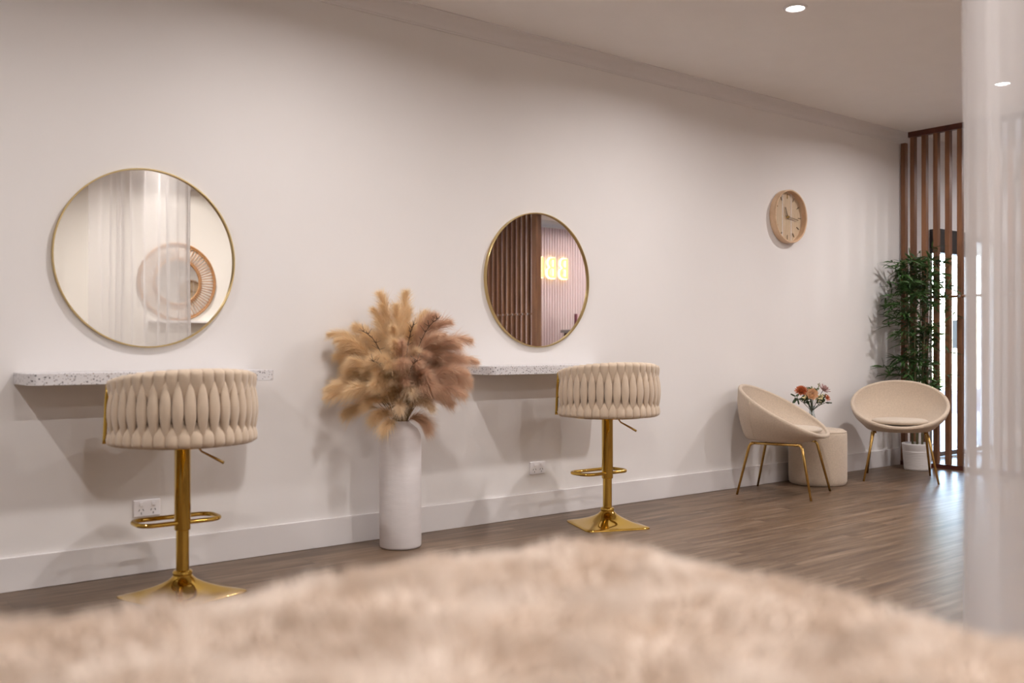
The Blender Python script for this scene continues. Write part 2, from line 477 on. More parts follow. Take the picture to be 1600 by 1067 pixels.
# ------------------------------------------------------------------ entrance (door in the mirror wall, past the screen)
d1 = MB()
d1.box(DX0 - 0.0, DX0 + 0.045, 0.0, 0.1, 0, DH)
d1.box(DX1 - 0.045, DX1, 0.0, 0.1, 0, DH)
d1.box(DX0 + 0.045, DX1 - 0.045, 0.0, 0.1, DH - 0.05, DH)
fr = d1.build('door_1', 'greymetal', smooth=False); structure(fr, 'grey framed glazed street entrance')
box_obj('door_header', (DX0, 8.80, -0.09, -0.001, DH - 0.21, DH), 'darkmetal', fr, 0.004)
box_obj('door_stile', (8.76, 8.84, -0.03, 0.06, 0.012, DH - 0.055), 'greymetal', fr, 0.004)
box_obj('bottom_rail', (DX0 + 0.05, DX1 - 0.05, 0.02, 0.06, 0.012, 0.055), 'greymetal', fr)
box_obj('glass_pane', (DX0 + 0.045, 8.758, 0.035, 0.043, 0.056, DH - 0.05), 'glass', fr)
box_obj('glass_pane', (8.842, DX1 - 0.045, 0.035, 0.043, 0.056, DH - 0.05), 'glass', fr)
lk = box_obj('lock_plate', (8.775, 8.80, -0.036, -0.0305, 1.25, 1.60), 'plastic', fr, 0.002)
box_obj('push_handle', (8.60, 8.68, -0.03, 0.034, 0.98, 1.24), 'darkmetal', fr, 0.006)
# flat grey panel on the wall right of the entrance
g = MB(); g.box(9.46, 10.32, -0.025, -0.002, 0.22, 2.02)
dd = g.build('wall_panel', 'panel', smooth=False, bevel=0.003); structure(dd, 'flat grey panel beside the street entrance')
box_obj('panel_trim', (9.42, 10.36, -0.012, -0.001, 2.022, 2.06), 'trim', dd)

# street outside
structure(box_obj('terrain', (3, 24, T, 22, -0.12, -0.02), 'paving'), 'pale pavement outside').name = 'ground'
cn = box_obj('street_canopy', (7.2, 13, T + 0.001, 1.9, 2.22, 2.32), 'soffit'); tag(cn, 'cream soffit canopy over the pavement outside the glass door', 'canopy')
gw = box_obj('garden_kerb', (7.5, 16.5, 2.9, 3.1, -0.02, 0.32), 'planterwall'); tag(gw, 'low grey garden kerb outside the glass entrance', 'kerb')

def leaf_cloud(n, cx, cy, cz, sx, sy, sz, size):
    dirs = RNG.normal(size=(n, 3)); dirs /= np.linalg.norm(dirs, axis=1, keepdims=True)
    r = RNG.uniform(0.55, 1.0, (n, 1))
    base = np.array([cx, cy, cz]) + dirs * r * np.array([sx, sy, sz])
    base[:, 2] = np.maximum(base[:, 2], 0.02)
    return strands(base, dirs + RNG.normal(size=(n, 3)) * 0.8, RNG.uniform(0.6, 1.2, n) * size, size * 0.55, 0.2)
for (sx, sy, sz_, r_, lab) in [(12.4, 7.0, 1.0, 1.5, 'round leafy garden shrub nearest the glass door'), (16.6, 9.2, 1.5, 1.9, 'taller leafy garden shrub beyond the round one'), (21.6, 11.5, 1.7, 2.2, 'farthest leafy shrub seen through the glass door')]:
    t = thing('garden_shrub', lab, 'shrub', (sx, sy, -0.02), 0, 'shrubs outside the entrance')
    v, f = leaf_cloud(5000, 0, 0, sz_, r_, r_, sz_ * 0.98, 0.16)
    raw('foliage', v, f, 'hedge', t)
    MB().tube([(0, 0, 0), (0.05, 0, sz_)], [0.06, 0.03], 8).build('trunk', 'reed_dark', t)
for i, (sx, sy) in enumerate([(9.6, 3.75), (10.9, 3.8), (12.2, 3.75), (13.5, 3.8), (14.8, 3.75)]):
    n = 500
    a = RNG.uniform(0, 2 * PI, n); rr = RNG.uniform(0, 0.12, n)
    base = np.stack([rr * np.cos(a), rr * np.sin(a), np.zeros(n)], 1)
    dr = np.stack([np.cos(a) * 0.45, np.sin(a) * 0.45, np.full(n, 1.0)], 1) + RNG.normal(size=(n, 3)) * 0.12
    v, f = strands(base, dr, RNG.uniform(0.5, 0.95, n), 0.014, 0.12)
    o = raw('ornamental_plant', v, f, 'blade'); o.location = (sx, sy, -0.02)
    tag(o, 'upright strappy green clump behind the grey garden kerb outside', 'garden plant', 'strappy clumps along the kerb')

# ------------------------------------------------------------------ downlights
dl0 = None
near = {(4.35, -1.28): 'round white recessed downlight in the ceiling above the clock side', (6.71, -1.28): 'glowing recessed downlight seen through the sheer curtain'}
for (lx, ly) in LAMPS:
    if dl0 is None:
        dl0 = thing('downlight', '', 'ceiling light', (0, 0, 0))
        MB().lathe([(0.046, 0.0), (0.046, -0.006), (0.050, -0.009), (0.060, -0.007), (0.063, -0.002), (0.063, 0)], 40).build('trim_ring', 'plastic', dl0)
        MB().lathe([(0.0, -0.003), (0.0455, -0.003)], 40).build('lens', 'lens', dl0)
        t = dl0
    else:
        t = copy_tree(dl0)
    t.location = (lx, ly, CEIL)
    key = (round(lx, 2), round(ly, 2))
    if key == (4.35, -1.28): t['label'] = 'recessed round ceiling downlight at the top, left of the sheer curtain'
    elif key == (6.71, -1.28): t['label'] = 'bright recessed downlight seen blurred through the sheer curtain'
    else: t['label'] = 'recessed round ceiling downlight outside the picture'; t['group'] = 'unseen ceiling downlights'

# ------------------------------------------------------------------ round wall mirrors
def wall_mirror(x, z, lab):
    t = thing('wall_mirror', lab, 'mirror', (x, 0, z), 0)
    R = 0.3935
    MB().lathe([(0, 0.003), (R - 0.004, 0.003), (R - 0.004, 0.012), (0, 0.012)], 128, axis='y').build('mirror_glass', 'mirror', t, smooth=False)
    MB().lathe([(R - 0.004, 0.001), (R - 0.004, 0.023), (R - 0.003, 0.024), (R + 0.001, 0.024), (R + 0.002, 0.023), (R + 0.002, 0.001), (R - 0.004, 0.001)], 128, axis='y').build('frame', 'brass_frame', t, auto=40)
    return t
MZ = 1.389
wall_mirror(1.378, MZ, 'large round brass-framed wall mirror over the left shelf, reflecting a sheer curtain')
wall_mirror(3.634, MZ, 'round brass-framed wall mirror over the right shelf, reflecting timber slats and a lit sign')

# ------------------------------------------------------------------ terrazzo shelves
def shelf(x, lab):
    W2, D, H, r = 0.51, 0.275, 0.047, 0.035
    pts = [(-W2, 0)]
    for i in range(7):
        a = PI + i / 6 * PI / 2
        pts.append((-W2 + r + r * math.cos(a), -D + r + r * math.sin(a)))
    for i in range(7):
        a = 1.5 * PI + i / 6 * PI / 2
        pts.append((W2 - r + r * math.cos(a), -D + r + r * math.sin(a)))
    pts.append((W2, 0)); n = len(pts)
    m = MB(); m.add([(a, b_, z) for z in (0, H) for a, b_ in pts], [tuple(range(n - 1, -1, -1)), tuple(range(n, 2 * n))] + [(i, (i + 1) % n, (i + 1) % n + n, i + n) for i in range(n)])
    o = m.build('terrazzo_shelf', 'terrazzo', smooth=False, bevel=0.002)
    o.location = (x, -0.001, 0.846); tag(o, lab, 'shelf')
shelf(1.352, 'speckled white terrazzo wall shelf behind the left stool, under the larger mirror')
shelf(3.60, 'speckled white terrazzo wall shelf between the pampas bouquet and the right stool')

# ------------------------------------------------------------------ power outlets
def outlet(x, lab):
    t = thing('power_outlet', lab, 'power outlet', (x, 0, 0.285))
    MB().box(-0.058, 0.058, -0.010, 0, -0.037, 0.037).build('plate', 'plastic', t, smooth=False, bevel=0.004)
    for sx in (-0.026, 0.026):
        box_obj('switch', (sx - 0.007, sx + 0.007, -0.0135, -0.010, 0.010, 0.027), 'plastic', t, 0.001)
        s = MB()
        for (ax, az, an) in ((-0.009, -0.008, 0.5), (0.009, -0.008, -0.5), (0, -0.022, 0)):
            st = len(s.v); s.box(-0.0014, 0.0014, -0.0108, -0.0102, -0.0045, 0.0045)
            s.xf(Matrix.Translation((sx + ax, 0, az)) @ Matrix.Rotation(an, 4, 'Y'), st)
        s.build('socket', 'dark', t, smooth=False)
outlet(1.375, 'white double power outlet low on the wall under the left shelf')
outlet(3.63, 'white double power outlet low on the wall under the right shelf')

# ------------------------------------------------------------------ wall clock
t = thing('wall_clock', 'round pale wooden wall clock with thin hands, high on the white wall', 'clock', (6.045, 0, 1.963))
R = 0.197
MB().lathe([(R - 0.004, 0.0005), (R + 0.001, 0.004), (R + 0.001, 0.050), (R - 0.002, 0.055), (R - 0.008, 0.055), (R - 0.011, 0.052), (R - 0.011, 0.0005), (R - 0.004, 0.0005)], 96, axis='y').build('case', 'clock_wood', t, auto=40)
MB().lathe([(0, 0.012), (R - 0.011, 0.012)], 96, axis='y').build('dial', 'clock_face', t)
MB().lathe([(0, 0.049), (R - 0.011, 0.049)], 96, axis='y').build('glass', 'glass', t)
for sx in (-0.055, 0.050):  # two thin pale upright strips across the dial
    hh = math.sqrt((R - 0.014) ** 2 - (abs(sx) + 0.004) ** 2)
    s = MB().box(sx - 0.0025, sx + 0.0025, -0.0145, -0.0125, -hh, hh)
    s.build('pale_strip', 'plastic', t, smooth=False)
def radial(ang, r0, r1, w_, y0, y1):
    s = MB().box(-w_ / 2, w_ / 2, y0, y1, r0, r1)
    return s.xf(Matrix.Rotation(ang, 4, 'Y'))
for h in range(12):
    radial(h * PI / 6, 0.135, 0.168, 0.0045, -0.0175, -0.015).build('hour_marker', 'brass_mark' if h in (0, 8, 9, 10) else 'hand', t, smooth=False)
radial(math.radians(338), -0.02, 0.075, 0.008, -0.022, -0.020).build('hour_hand', 'hand', t, smooth=False)
radial(math.radians(98), -0.03, 0.125, 0.005, -0.026, -0.024).build('minute_hand', 'hand', t, smooth=False)
MB().lathe([(0, 0.030), (0.008, 0.030), (0.009, 0.013)], 20, axis='y').build('hub', 'brass_mark', t)

# ------------------------------------------------------------------ bar stools
def make_stool(label):
    # local: +y is where the sitter faces (towards the wall)
    t = thing('bar_stool', label, 'bar stool', (0, 0, 0), 0, )
    # base: square plate flaring to a collar
    m = MB(); n = 64; rings = []
    H = 0.186
    def sq(a, h, rc):
        # rounded square radius along angle a
        c, s_ = abs(math.cos(a)), abs(math.sin(a)); p = 14.0
        return h / ((c ** p + s_ ** p) ** (1 / p))
    prof = [(1.0, 0.0, 0), (1.0, 0.006, 0), (0.985, 0.0085, 0), (0.90, 0.012, 0.03), (0.78, 0.0175, 0.10), (0.65, 0.026, 0.25), (0.52, 0.037, 0.5), (0.40, 0.049, 0.8), (0.29, 0.062, 1), (0.215, 0.075, 1), (0.18, 0.084, 1)]
    vs = []; fs = []
    for (k_, z, rd) in prof:
        for j in range(n):
            a = 2 * PI * j / n
            r = k_ * (sq(a, H, 0) * (1 - rd) + H * rd)
            vs.append((r * math.cos(a), r * math.sin(a), z))
    for i in range(len(prof) - 1):
        for j in range(n): fs.append((i * n + j, i * n + (j + 1) % n, (i + 1) * n + (j + 1) % n, (i + 1) * n + j))
    fs.append(tuple(range(n - 1, -1, -1)))
    m.add(vs, fs)
    base = m.build('base', 'gold', t, auto=50)
    MB().lathe([(0.0, 0.08), (0.036, 0.080), (0.038, 0.084), (0.038, 0.094), (0.034, 0.099), (0.026, 0.101)], 40).build('collar', 'gold', base)
    MB().lathe([(0.0252, 0.09), (0.0252, 0.275)], 40).build('lower_column', 'gold', t)
    MB().lathe([(0.0254, 0.262), (0.030, 0.262), (0.0315, 0.266), (0.0315, 0.60), (0.05, 0.603), (0.05, 0.61)], 40).build('column', 'gold', t)
    # footrest: rounded loop
    pts = []
    hw, hd, rr_, cy = 0.165, 0.078, 0.055, 0.068
    for (qx, qy, a0) in ((hw - rr_, hd - rr_, 0), (-hw + rr_, hd - rr_, 90), (-hw + rr_, -hd + rr_, 180), (hw - rr_, -hd + rr_, 270)):
        for i in range(9):
            a = math.radians(a0 + i * 90 / 8)
            pts.append((qx + rr_ * math.cos(a), cy + qy + rr_ * math.sin(a), 0.292))
    fr_ = MB().tube(pts, 0.0095, 12, closed=True)
    fr_.build('footrest', 'gold', t)
    # lever
    MB().tube([(0.050, -0.035, 0.612), (0.052, -0.037, 0.592), (0.062, -0.043, 0.576), (0.105, -0.072, 0.549), (0.135, -0.092, 0.529)], [0.004, 0.004, 0.004, 0.0055, 0.006], 10).build('height_lever', 'gold_leg', t)
    # seat pad and gold under-frame
    MB().lathe([(0, 0.605), (0.21, 0.605), (0.215, 0.61), (0.215, 0.618), (0, 0.618)], 48).build('seat_plate', 'gold', t, auto=40)
    prof = [(0, 0.62), (0.235, 0.62), (0.250, 0.635), (0.256, 0.66), (0.253, 0.69), (0.235, 0.712), (0.20, 0.720), (0, 0.722)]
    MB().lathe(prof, 72).build('seat', 'velvet', t)
    # woven back wrap: from -A1 to +A1 around the back (-y)
    A1 = math.radians(96)
    RO = 0.273
    def top_z(a):      # a = angle from back centre
        q = abs(a) / A1
        return 0.915 - 0.045 * q ** 2
    Z0 = 0.613
    # inner padded wall (closed shell)
    m = MB(); K = 72; ring = []
    prof_n = 14
    vs = []
    for i in range(K + 1):
        a = -A1 + 2 * A1 * i / K
        zt = top_z(a) - 0.008
        loop = []
        # cross-section: rounded slab radius from RO-0.055 to RO-0.012
        ri, ro = RO - 0.05, RO - 0.004
        c_ = (ri + ro) / 2; hw_ = (ro - ri) / 2
        for q in range(9):
            an = q / 8 * PI
            loop.append((c_ + hw_ * math.cos(an), zt - hw_ + hw_ * math.sin(an)))
        loop += [(ri, 0.72), (ri, Z0 + 0.012), (ri + 0.008, Z0 + 0.004), (ro - 0.008, Z0 + 0.004), (ro - 0.002, Z0 + 0.012), (ro - 0.008, 0.76)]
        L_ = len(loop)
        for (r, z) in loop: vs.append((r * math.sin(a), -r * math.cos(a), z))
    fs = []
    for i in range(K):
        for j in range(L_): fs.append((i * L_ + j, i * L_ + (j + 1) % L_, (i + 1) * L_ + (j + 1) % L_, (i + 1) * L_ + j))
    fs.append(tuple(range(L_ - 1, -1, -1))); fs.append(tuple(K * L_ + j for j in range(L_)))
    m.add(vs, fs).build('back_pad', 'velvet', t, auto=60)
    # strips
    m = MB()
    NS = 21
    pitch_a = 2 * A1 / NS
    V = 30; C = 12
    def strip(ac, kind):
        vs = []
        for iv in range(V + 1):
            v = iv / V
            jt = 0
            zt = top_z(ac)
            if kind == 'A':      # shows at top and bottom
                dz = min(v, 1 - v)
                # v measured from top
                if v < 0.5: wf = 1.06 - 0.56 * (v / 0.5) ** 2; ro = 0.008 - 0.030 * (v / 0.5) ** 2
                elif v < 0.62: wf = 0.50; ro = -0.022
                else:
                    q = (v - 0.62) / 0.38; wf = 0.50 + 0.55 * math.sin(min(1, q * 1.3) * PI / 2); ro = -0.022 + 0.031 * math.sin(min(1, q * 1.3) * PI / 2)
            else:
                q = (v - 0.05) / 0.93
                if q <= 0 or q >= 1: wf = 0.05; ro = -0.012
                else:
                    sn = math.sin(PI * q); wf = 0.02 + 0.97 * sn ** 1.25; ro = 0.002 + 0.011 * sn
            # roll in at rims
            roll_t = max(0, 1 - v / 0.05); roll_b = max(0, 1 - (1 - v) / 0.05)
            z = zt + (Z0 - zt) * v
            r = RO + ro - 0.026 * roll_t ** 2 - 0.018 * roll_b ** 2
            hwid = pitch_a * RO * wf / 2
            thick = 0.0145 * (0.2 + 0.8 * min(1, wf))
            for j in range(C):
                an = 2 * PI * j / C
                ca = math.cos(an); sa = math.sin(an)
                x = hwid * (abs(ca) ** 0.8) * (1 if ca >= 0 else -1)
                y = thick * sa
                aa = ac + x / RO; rr2 = r - 0.004 + y
                vs.append((rr2 * math.sin(aa), -rr2 * math.cos(aa), z))
        fs = []
        for i in range(V):
            for j in range(C): fs.append((i * C + j, i * C + (j + 1) % C, (i + 1) * C + (j + 1) % C, (i + 1) * C + j))
        fs.append(tuple(range(C - 1, -1, -1))); fs.append(tuple(V * C + j for j in range(C)))
        m.add(vs, fs)
    for i in range(NS):
        strip(-A1 + (i + 0.5) * pitch_a, 'A')
        if i < NS - 1: strip(-A1 + (i + 1.0) * pitch_a, 'B')
    m.build('woven_back', 'velvet', t)
    # gold end frames at the two arm tips
    for sg in (-1, 1):
        a = sg * (A1 + 0.075)
        def pp(r, z, da=0): return (r * math.sin(a + da), -r * math.cos(a + da), z)
        fr2 = MB().tube([pp(0.20, 0.628), pp(0.298, 0.628), pp(0.290, 0.640), pp(0.284, 0.78), pp(0.278, 0.855)], 0.0075, 10)
        fr2.build('arm_frame', 'gold', t)
        MB().tube([pp(0.262, 0.722), pp(0.288, 0.722)], 0.009, 12).build('frame_bolt', 'gold', t)
    return t

st1 = make_stool('beige woven-back bar stool with gold pedestal in front of the left shelf')
st2 = copy_tree(st1)
st2['label'] = 'beige woven-back bar stool with gold pedestal in front of the right shelf'
for s_ in (st1, st2): s_['group'] = 'woven bar stools at the shelves'
def place_stool(s_, x, y, rz_base, rz_seat):
    s_.location = (x, y, 0); s_.rotation_euler = (0, 0, rz_base)
    for c in s_.children:
        if c.name.split('.')[0] == 'footrest': c.rotation_euler = (0, 0, -rz_base)
        elif c.name.split('.')[0] not in ('base', 'lower_column'): c.rotation_euler = (0, 0, rz_seat - rz_base)
place_stool(st1, 1.363, -0.487, math.radians(18), math.radians(0))
place_stool(st2, 3.758, -0.462, math.radians(-22), math.radians(-20))

# ------------------------------------------------------------------ floor vase with pampas
VX, VY = 2.545, -0.235
vz = MB(); R = 0.104
prof = [(0, 0.0), (R - 0.012, 0.0), (R - 0.003, 0.004), (R, 0.012), (R, 0.53), (R - 0.004, 0.56), (R - 0.018, 0.588), (R - 0.038, 0.605), (R - 0.052, 0.616), (R - 0.056, 0.626), (R - 0.059, 0.628), (R - 0.063, 0.624), (R - 0.063, 0.60), (R - 0.06, 0.2), (0, 0.15)]
vz.lathe(prof, 72)
vo = vz.build('floor_vase', 'vase'); vo.location = (VX, VY, 0)
tag(vo, 'tall matte white cylindrical floor vase between the two shelves', 'vase')

def plume(i, tip, ctrl, color, dens=1.0, fat=1.0, label='', group='', start=0.42):
    p0 = np.array([random.uniform(-0.012, 0.012), random.uniform(-0.012, 0.012), 0.56])
    p1 = np.array(ctrl); p2 = np.array(tip)
    t_ = thing('pampas_plume', label, 'pampas plume', (VX, VY, 0), 0, group)
    def bz(u):
        u = u[:, None]; return (1 - u) ** 2 * p0 + 2 * u * (1 - u) * p1 + u ** 2 * p2
    def tb(u):
        u = u[:, None]; return 2 * (1 - u) * (p1 - p0) + 2 * u * (p2 - p1)
    us = np.linspace(0, 0.97, 9)
    MB().tube([tuple(p) for p in bz(us)], [0.0022 - 0.0016 * q for q in us], 5).build('stem', 'reed', t_)
    n = int(1250 * dens)
    u = start + (1 - start) * RNG.uniform(0, 1, n) ** 0.85
    B = bz(u); Tn = tb(u); Tn /= np.linalg.norm(Tn, axis=1, keepdims=True)
    rad = np.cross(Tn, RNG.normal(size=(n, 3))); rad /= np.linalg.norm(rad, axis=1, keepdims=True)
    q = (u - start) / (1 - start)
    opening = 0.85 * fat * (1 - 0.35 * q)
    d = Tn + rad * opening[:, None] * RNG.uniform(0.3, 1.2, (n, 1))
    ln = (0.105 * np.sin(np.clip(q * 0.85 + 0.18, 0, 1) * PI) ** 0.6 + 0.012) * RNG.uniform(0.6, 1.15, n)
    B2 = B + RNG.normal(size=(n, 3)) * 0.002
    v, f = strands(B2, d, ln, 0.0012, RNG.uniform(0.1, 0.45, n)[:, None])
    v[:, 1] = np.minimum(v[:, 1], -VY - 0.006)
    raw('feathery_head', v, f, color, t_)

LG = 'soft golden beige pampas plume on the left side of the floor vase bouquet'
LP = 'dusty brown-pink pampas plume on the right side of the floor vase bouquet'
LC = 'short fluffy cream plume low in the middle of the floor vase bouquet'
Rv = np.array([0.7835, -0.6214, 0]); Dv = np.array([-0.6214, -0.7835, 0])   # picture-right and towards the viewer
rn = random.Random(5)
def aim(lat, dep, h, bend=0.5):
    """tip at lateral/depth offsets from the vase mouth"""
    tip = Rv * lat + Dv * dep; tip = np.array([tip[0], min(tip[1], 0.165), h])
    c = np.array([tip[0] * 0.38, tip[1] * 0.38, 0.62 + (h - 0.62) * (0.75 if h > 0.8 else 1.0) + bend * abs(lat) * 0.9 + 0.06])
    return tip, c
spec = []
# golden plumes: fan from left-horizontal to upright
for k_ in range(34):
    th = math.radians(rn.uniform(60, 200))
    r = rn.uniform(0.20, 0.35)
    lat = -0.02 + r * math.cos(th) * 1.08; h = 0.86 + r * math.sin(th) * 1.0
    spec.append(('plume_gold', lat, rn.uniform(-0.10, 0.18), h, rn.uniform(0.05, 0.3)))
for (lat, h) in [(-0.38, 1.06), (-0.40, 0.78), (-0.10, 1.26), (0.03, 1.27), (-0.28, 0.66), (-0.33, 0.95)]:
    spec.append(('plume_gold', lat, 0.03, h, 0.25))
for k_ in range(30):
    th = math.radians(rn.uniform(-35, 68))
    r = rn.uniform(0.19, 0.33)
    lat = 0.04 + r * math.cos(th) * 1.0; h = 0.86 + r * math.sin(th) * 1.0
    spec.append(('plume_pink', lat, rn.uniform(-0.08, 0.22), h, rn.uniform(0.1, 0.4)))
for (lat, h) in [(0.39, 0.92), (0.36, 1.03), (0.25, 1.12), (0.33, 0.76), (0.14, 0.60)]:
    spec.append(('plume_pink', lat, 0.05, h, 0.35))
for (lat, dep, h) in [(-0.12, 0.16, 0.64), (-0.06, 0.2, 0.60), (0.02, 0.2, 0.70), (0.08, 0.2, 0.78), (0.1, 0.16, 0.98), (-0.02, 0.2, 0.84), (-0.16, 0.14, 0.72), (0.17, 0.15, 0.70)]:
    spec.append(('plume_cream' if lat > -0.05 else 'plume_gold', lat, dep, h, 0.35))
for k_ in range(34):      # short plumes filling the heart of the bouquet, leaning out at the viewer
    th = math.radians(rn.uniform(-20, 200)); r = rn.uniform(0.03, 0.20)
    lat = r * math.cos(th) * 1.2; h = 0.84 + r * math.sin(th)
    spec.append(('plume_gold' if lat < 0.03 else 'plume_pink', lat, rn.uniform(0.14, 0.27), h, rn.uniform(0.1, 0.3)))
for i, (c_, lat, dep, h, bend) in enumerate(spec):
    tip, ctrl = aim(lat, dep, h, bend)
    lab, grp = {'plume_gold': (LG, 'golden pampas plumes'), 'plume_pink': (LP, 'pink pampas plumes'), 'plume_cream': (LC, 'cream pampas plumes')}[c_]
    colour = {'plume_gold': 'golden beige', 'plume_pink': 'dusty brown-pink', 'plume_cream': 'fluffy cream'}[c_]
    if dep >= 0.13 and h < 0.72: where = 'drooping low over the front of the floor vase rim'
    elif dep >= 0.13: where = 'leaning forward in the %s heart of the floor vase bouquet' % ('left' if lat < -0.08 else 'right' if lat > 0.08 else 'middle') + (', low' if h < 0.86 else ', high' if h > 0.98 else '')
    elif h > 1.2: where = 'standing tallest at the top of the floor vase bouquet'
    elif h > 1.05: where = 'fanning to the upper %s of the floor vase bouquet' % ('left' if lat < 0 else 'right')
    elif h > 0.85: where = 'fanning out to the %s side of the floor vase bouquet' % ('left' if lat < 0 else 'right')
    elif h > 0.72: where = 'arching to the lower %s of the floor vase bouquet' % ('left' if lat < 0 else 'right')
    else: where = 'hanging at the bottom %s of the floor vase bouquet' % ('left' if lat < 0 else 'right')
    lab = '%s pampas plume %s' % (colour, where); grp = '%s plumes %s' % (colour, where)
    plume(i, tip, ctrl, c_, dens=1.0, fat=rn.uniform(0.8, 1.25), label=lab, group=grp, start=rn.uniform(0.30, 0.48))
# dark dried twigs
for (lat, dep, h, lab) in [(0.09, 0.24, 1.10, 'tallest dark dried twig right of the middle of the pampas bouquet'), (0.11, 0.27, 0.93, 'bushy dark dried twig low in the right half of the pampas bouquet'), (0.2, 0.2, 1.13, 'dark dried twig at the upper right of the pampas bouquet'), (-0.15, 0.22, 1.07, 'dark dried twig at the upper left of the pampas bouquet'), (-0.1, 0.26, 0.93, 'short dark dried twig left of the middle of the pampas bouquet')]:
    tip, ctrl = aim(lat, dep, h, 0.1)
    p0 = np.array([0, 0, 0.56]); us = np.linspace(0, 1, 12)[:, None]
    pts = (1 - us) ** 2 * p0 + 2 * us * (1 - us) * ctrl + us ** 2 * tip
    tw = MB().tube([tuple(p) for p in pts], 0.0018, 5)
    for p in pts[7:]:
        for q in range(4):
            dd_ = Vector((rn.uniform(-1, 1), rn.uniform(-1, 1), rn.uniform(0.2, 1))).normalized() * rn.uniform(0.02, 0.045)
            tw.tube([tuple(p), tuple(Vector(p) + dd_)], [0.0014, 0.0006], 4)
    o = tw.build('dried_twig', 'reed_dark'); o.location = (VX, VY, 0)
    tag(o, lab, 'twig', 'dried twigs in the bouquet')

# ------------------------------------------------------------------ tub chairs
def make_tub(label):
    # local +x = forward
    t = thing('tub_chair', label, 'armchair')
    tau = math.radians(29.5); RR = 0.340
    c = Vector((0.0, 0, 0.562)); fw = Vector((math.cos(tau), 0, -math.sin(tau))); nn = Vector((math.sin(tau), 0, math.cos(tau)))
    n = 96; rows = []
    def rim(a, R_): return c + fw * (R_ * math.cos(a)) + Vector((0, 1, 0)) * (R_ * math.sin(a) * 1.03)
    def bot(a, R_, z, x0): return Vector((x0 + R_ * math.cos(a), R_ * math.sin(a), z))
    vs = []
    def ring(fn):
        for j in range(n): vs.append(tuple(fn(2 * PI * j / n)))
        rows.append(1)
    ring(lambda a: bot(a, 0.001, 0.358, -0.02))
    ring(lambda a: bot(a, 0.16, 0.358, -0.02))
    ring(lambda a: bot(a, 0.215, 0.361, -0.02))
    ring(lambda a: bot(a, 0.236, 0.374, -0.02))
    for k_ in (0.12, 0.25, 0.4, 0.55, 0.7, 0.85, 0.95):
        def fn(a, k=k_):
            p = bot(a, 0.240, 0.382, -0.02).lerp(rim(a, RR), k)
            out = Vector((math.cos(a), math.sin(a), 0))
            return p + out * 0.022 * math.sin(PI * k)
        ring(fn)
    # rim roll
    th = 0.014
    for q in range(9):
        an = q / 8 * PI
        def fn(a, an=an):
            dirr = (fw * math.cos(a) + Vector((0, 1, 0)) * math.sin(a))
            return rim(a, RR - th) + dirr * (th * math.cos(an)) + nn * (th * math.sin(an))
        ring(fn)
    for k_ in (0.05, 0.15, 0.3, 0.45, 0.6, 0.75, 0.88):
        def fn(a, k=k_):
            p = rim(a, RR - 2 * th).lerp(bot(a, 0.17, 0.408, 0.0), k)
            out = Vector((math.cos(a), math.sin(a), 0))
            return p + out * 0.038 * math.sin(PI * k) - nn * 0.0
        ring(fn)
    ring(lambda a: bot(a, 0.13, 0.403, 0)); ring(lambda a: bot(a, 0.001, 0.402, 0))
    K = len(rows)
    fs = [(i * n + j, i * n + (j + 1) % n, (i + 1) * n + (j + 1) % n, (i + 1) * n + j) for i in range(K - 1) for j in range(n)]
    MB().add(vs, fs).build('shell', 'boucle', t, subsurf=1)
    # seams on the outside
    for sg in (-1, 1):
        a = sg * math.radians(118)
        pts = []
        for k_ in [i / 10 for i in range(0, 11)]:
            p = bot(a, 0.240, 0.382, -0.02).lerp(rim(a, RR), k_) + Vector((math.cos(a), math.sin(a), 0)) * (0.022 * math.sin(PI * k_) + 0.0005)
            pts.append(tuple(p))
        MB().tube(pts, 0.0018, 6).build('seam', 'boucle', t)
    prof = [(0, 0.410), (0.17, 0.410), (0.192, 0.416), (0.200, 0.427), (0.195, 0.438), (0.175, 0.445), (0.1, 0.449), (0, 0.450)]
    cu = MB().lathe(prof, 64, (0.055, 0, 0.010)); cu.build('seat_cushion', 'cushion', t)
    for sg in (-1, 1):
        y = sg * 0.185
        b_ = MB().tube([(-0.165, y, 0.349), (0.165, y, 0.349)], 0.009, 10)
        b_.box(-0.165, 0.165, min(y, y - sg * 0.02), max(y, y - sg * 0.02), 0.352, 0.3575)
        b_.build('side_rail', 'gold_leg', t)
        MB().tube([(0.145, y, 0.349), (0.168, y + sg * 0.003, 0.343), (0.178, y + sg * 0.008, 0.325), (0.25, sg * 0.255, 0.0)], [0.009, 0.0095, 0.0098, 0.0075], 12).build('leg', 'gold_leg', t)
        MB().tube([(-0.145, y, 0.349), (-0.168, y + sg * 0.003, 0.343), (-0.178, y + sg * 0.008, 0.325), (-0.25, sg * 0.228, 0.0)], [0.009, 0.0095, 0.0098, 0.0075], 12).build('leg', 'gold_leg', t)
    return t
ch1 = make_tub('oatmeal fabric tub chair with brass legs seen side-on, left of the pouf')
ch2 = copy_tree(ch1); ch2['label'] = 'oatmeal fabric tub chair with brass legs facing the viewer, in front of the potted bamboo'
ch1['group'] = ch2['group'] = 'tub chairs by the wall'
ch1.location = (5.515, -0.365, 0); ch1.rotation_euler.z = math.radians(-70)
ch2.location = (6.806, -0.475, 0); ch2.rotation_euler.z = math.radians(-148.5)

